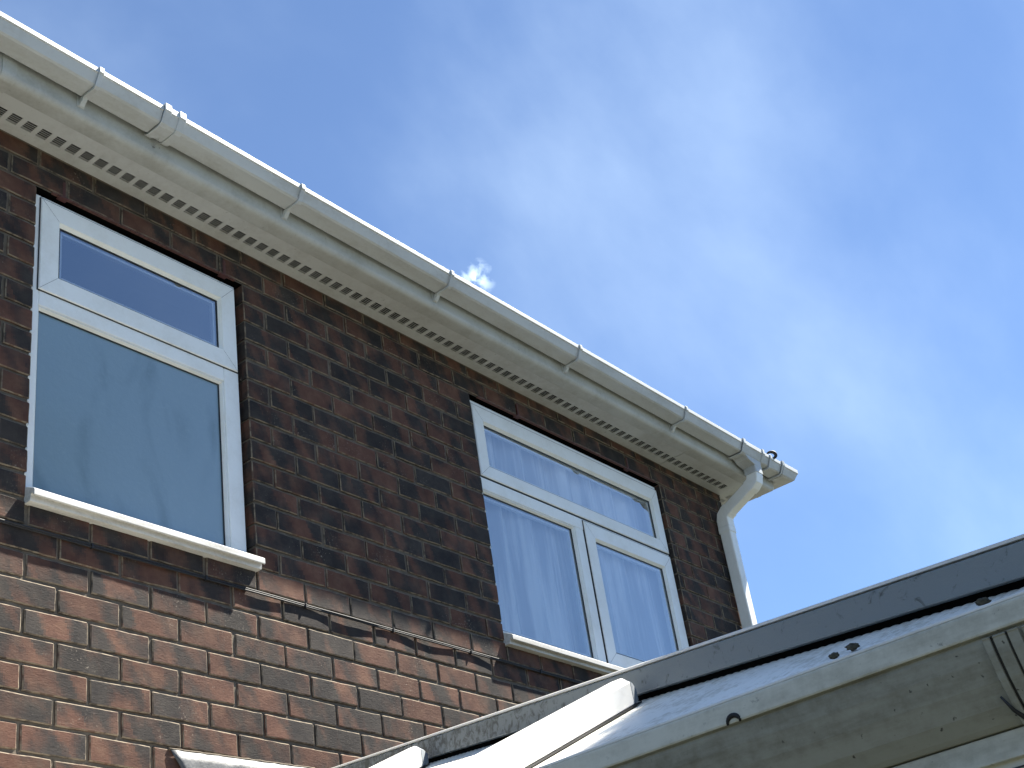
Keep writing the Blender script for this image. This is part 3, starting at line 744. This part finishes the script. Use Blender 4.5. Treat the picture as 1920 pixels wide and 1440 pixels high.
# eaves gutter along y
def ysweep(prof, y0, y1): return MB().loft([[(x, y_, z) for (x, z) in prof] for y_ in (y0, y1)])
gx = P0.x; gz = P0.z
gpf = [(gx, gz), (gx - .0015, gz - .002), (gx - .0015, gz - .0275), (gx + .003, gz - .0285), (gx + .003, gz - .033), (gx + .008, gz - .050), (gx + .018, gz - .072), (gx + .032, gz - .094), (gx + .046, gz - .108), (gx + .052, gz - .1125),
       (gx + .12, gz - .1125), (gx + .12, gz - .03), (gx + .117, gz - .03), (gx + .117, gz - .109), (gx + .055, gz - .109), (gx + .036, gz - .092), (gx + .022, gz - .070), (gx + .012, gz - .048), (gx + .0075, gz - .026), (gx + .0035, gz - .004), (gx + .008, gz - .002), (gx + .008, gz)]
cg = cp(ysweep(gpf, -3.10, -.01), 'eaves_gutter', 'grime_shade', bev=.0008)
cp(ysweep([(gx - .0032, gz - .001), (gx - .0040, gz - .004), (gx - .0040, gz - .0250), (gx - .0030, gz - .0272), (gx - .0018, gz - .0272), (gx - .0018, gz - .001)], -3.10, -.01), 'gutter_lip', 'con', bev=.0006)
rim = cp(ysweep([(gx - .003, gz - .0008), (gx - .003, gz + .0025), (gx + .004, gz + .003), (gx + .004, gz - .0006)], -3.10, -.01), 'gutter_rim', 'bar', bev=.0008)
rim2 = cp(ysweep([(gx + .0065, gz + .0005), (gx + .0065, gz + .006), (gx + .012, gz + .0065), (gx + .012, gz + .0005)], -3.10, -.01), 'gutter_rim', 'bar', bev=.0008)
# strap / union near the right edge of the picture
def strap(y0, y1, g, zt=-.0300):
    pr = [(gx + .001, gz + zt), (gx + .001 - g, gz + zt - .002), (gx + .003 - g, gz - .034), (gx + .008 - g, gz - .050), (gx + .018 - g, gz - .073), (gx + .032 - g, gz - .096), (gx + .047 - g, gz - .112 - g * .5), (gx + .054, gz - .116 - g),
          (gx + .058, gz - .1135), (gx + .046, gz - .106), (gx + .020, gz - .070), (gx + .009, gz - .048), (gx + .005, gz - .034)]
    return ysweep(pr, y0, y1)
mb = MB()
for (a, b_, g) in ((-2.868, -2.876, .0065), (-2.879, -2.893, .0045), (-2.896, -2.908, .0065), (-2.911, -2.918, .0035)):
    s = strap(a, b_, g); mb.add(s.V, s.F)
cp(mb, 'gutter_clip', 'grime_shade', parent=None, bev=.0010)
mb = MB(); s = strap(-2.8762, -2.8788, .0025); mb.add(s.V, s.F); s = strap(-2.8932, -2.8958, .0025); mb.add(s.V, s.F)
cp(mb, 'clip_gasket', 'gasket')
mb = MB(); mb.tube([(gx + .018, -2.862, gz - .088), (gx + .028, -2.868, gz - .103), (gx + .042, -2.876, gz - .1135), (gx + .050, -2.886, gz - .1175)], [.0012, .0022, .0034, .001], 8)
cp(mb, 'sealant_blob', 'gasket', smooth=True)
mb = MB(); mb.tube([(gx - .0045, -2.562 + .0085 * math.cos(a), gz - .0275 + .0085 * math.sin(a)) for a in [math.radians(-5 + 190 * k / 12) for k in range(13)]], [.0012 + .0020 * math.sin(math.pi * k / 12) for k in range(13)], 8)
cp(mb, 'rubber_tab', 'black', smooth=True)
# eaves beam and fascia under the gutter
cp(ysweep([(gx + .056, gz - .114), (gx + .056, gz - .142), (gx + .064, gz - .1425), (gx + .064, gz - .24), (gx + .13, gz - .24), (gx + .13, gz - .114)], -3.02, -.012), 'eaves_beam', 'con', bev=.001)
cp(ysweep([(gx + .0630, gz - .150), (gx + .0630, gz - .152), (gx + .066, gz - .152), (gx + .066, gz - .150)], -3.02, -.012), 'beam_seam', 'gasket')
# side frames below (under the picture): dwarf wall, posts and panes
fm = MB()
for y_ in (-3.0, -2.27, -1.53, -.80, -.09): fm.box(gx + .07, gx + .13, y_, y_ + .07, GZ + .6, gz - .245)
fm.box(gx + .06, gx + .14, -3.0, -.02, GZ + .55, GZ + .6); cp(fm, 'side_frame', 'con', bev=.003)
dw = MB(); dw.box(gx + .04, gx + .16, -3.0, -.02, GZ, GZ + .55); cp(dw, 'dwarf_wall', 'mortar')
for y_ in (-2.93, -2.2, -1.46, -.73):
    pn = MB(); pn.add([(gx + .10, y_ + .0, GZ + .6), (gx + .10, y_ + .64, GZ + .6), (gx + .10, y_ + .64, gz - .245), (gx + .10, y_, gz - .245)], [(0, 1, 2, 3)]); cp(pn, 'pane', 'glass')
fe = MB()
for x_ in (gx + .14, -.6, .1, .83): fe.box(x_, x_ + .07, -3.0, -2.93, GZ + .6, gz - .02)
fe.box(gx + .05, .9, -3.06, -2.93, gz - .12, gz - .006); fe.box(gx + .14, .9, -3.0, -2.9, GZ, GZ + .6); cp(fe, 'side_frame', 'con', bev=.003)

# debris lying on the roof and gutter
def clump(loc, r, seed, label, grp=None, mat_='moss'):
    rnd = random.Random(seed); bm = bmesh.new(); bmesh.ops.create_icosphere(bm, subdivisions=3, radius=r)
    for v_ in bm.verts:
        d = v_.co.normalized(); k_ = 1 + .45 * noise.noise(d * 2.2 + Vector((seed, 0, 0))) + .2 * noise.noise(d * 6 + Vector((0, seed, 0))); v_.co = Vector((v_.co.x * 1.25, v_.co.y * 1.5, v_.co.z * .75)) * k_
    me = bpy.data.meshes.new('moss_clump'); bm.to_mesh(me); bm.free(); me.materials.append(M[mat_])
    for p in me.polygons: p.use_smooth = True
    o = bpy.data.objects.new('moss_clump', me); C.objects.link(o); o.location = loc; tag(o, label, 'moss clump', grp); return o

clump((-1.632, -2.872, rz_(-1.632) + .004), .0050, 5, 'pale dry moss lump on the near conservatory gutter edge, closest to the right border')
clump((-1.600, -2.700, rz_(-1.600) + .003), .0052, 9, 'larger of the two dark moss lumps side by side on the shaded roof panel')
clump((-1.612, -2.680, rz_(-1.612) + .002), .0042, 12, 'smaller darker moss lump left of its twin on the shaded roof panel')

# ------------------------------------------------------------------ added tree, unseen right of the frame, placed to shade the conservatory roof
def tree(base, cc, rad, seed, label):
    rnd = random.Random(seed); root = empty('added_shade_tree', base, label, 'tree')
    tk = MB(); b0 = Vector((0, 0, 0)); top = Vector(cc) - Vector(base)
    tk.tube([b0, b0 + Vector((.03, .02, top.z * .35)), Vector((top.x * .5, top.y * .5, top.z * .7)), top], [.13, .10, .08, .04], 10)
    for k in range(9):
        d = Vector((rnd.gauss(0, 1), rnd.gauss(0, 1), rnd.gauss(.4, .6))).normalized(); st = top * (.62 + .3 * rnd.random())
        tk.tube([st, st + d * rad * .5, top + d * rad * .8], [.04, .025, .008], 6)
    o = tk.build('trunk', 'timber', smooth=True); o.parent = root
    V_, F_ = [], []
    for k in range(12000):
        d = Vector((rnd.gauss(0, 1), rnd.gauss(0, 1), rnd.gauss(0, 1))).normalized(); r_ = rnd.random() ** .45 * (1 + .16 * noise.noise(d * 2.5))
        c_ = top + Vector((d.x * rad, d.y * rad, d.z * rad * .8)) * r_
        a = Vector((rnd.gauss(0, 1), rnd.gauss(0, 1), rnd.gauss(0, 1))).normalized(); b_ = a.orthogonal().normalized(); n_ = a.cross(b_); s_ = .045 + .03 * rnd.random(); q = len(V_)
        V_ += [c_ - a * s_, c_ + b_ * s_ * .55, c_ + a * s_, c_ - b_ * s_ * .55]; F_.append((q, q + 1, q + 2, q + 3))
    o = build('crown', V_, F_, 'leaf'); o.parent = root
    return root
m, t, b = mat('leaf'); M['leaf'] = m; b.inputs['Base Color'].default_value = (.045, .08, .02, 1); b.inputs['Roughness'].default_value = .6
TC = Vector((-1.15, -3.07, -1.5)) + SUN * 4.6
tree((TC.x + .3, TC.y - .4, GZ), tuple(TC), .80, 4, 'unseen leafy green tree added beyond the right edge to shade the conservatory roof')


# added hedges, unseen behind and beside the camera, to block low sky light
def hedge(p0, p1, h, th, label, seed):
    p0 = Vector(p0); p1 = Vector(p1); d = (p1 - p0); Ln = d.length; d.normalize(); n_ = Vector((-d.y, d.x, 0)); V_, F_ = [], []
    nx = int(Ln / .35); ring_ = [(-.5, 0), (-.5, .2), (-.5, .4), (-.5, .6), (-.48, .8), (-.42, .95), (-.2, 1.), (.2, 1.), (.42, .95), (.48, .8), (.5, .6), (.5, .4), (.5, .2), (.5, 0)]
    for i in range(nx + 1):
        for (a, b_) in ring_:
            q = p0 + d * (Ln * i / nx) + n_ * (a * th); q.z = GZ + b_ * h
            o_ = noise.noise(Vector((i * .35 + seed, b_ * h * 1.1, a * 3))) * .45 + noise.noise(Vector((i * 1.3 + seed, b_ * h * 3, a * 5))) * .2
            V_.append(q + n_ * (o_ * (1 if a > 0 else -1)) + Vector((0, 0, o_ * b_)))
    m_ = len(ring_)
    for i in range(nx):
        for j in range(m_ - 1): F_.append((i * m_ + j, i * m_ + j + 1, (i + 1) * m_ + j + 1, (i + 1) * m_ + j))
    o = build('hedge', V_, F_, 'hedge', smooth=True); tag(o, label, 'hedge', 'added hedges blocking the low sky'); return o
m, t, b = mat('hedge_leaves'); M['hedge'] = m; co = objco(t); e = noi(t, co, 9, 6, .7); r = ramp(t, [(.3, (.012, .022, .008)), (.7, (.045, .07, .022))]); L(t, e.outputs['Fac'], r.inputs[0]); L(t, r.outputs[0], b.inputs['Base Color']); bump(t, e.outputs['Fac'], 1., .2, b)
hedge((-22, -13, 0), (20, -13, 0), 4.2, 1.6, 'unseen dark green hedge added behind the viewer to block the low sky', 3)
hedge((-13, -12, 0), (-13, 6, 0), 3.6, 1.6, 'unseen dark green hedge added left of the viewer to block the low sky', 11)
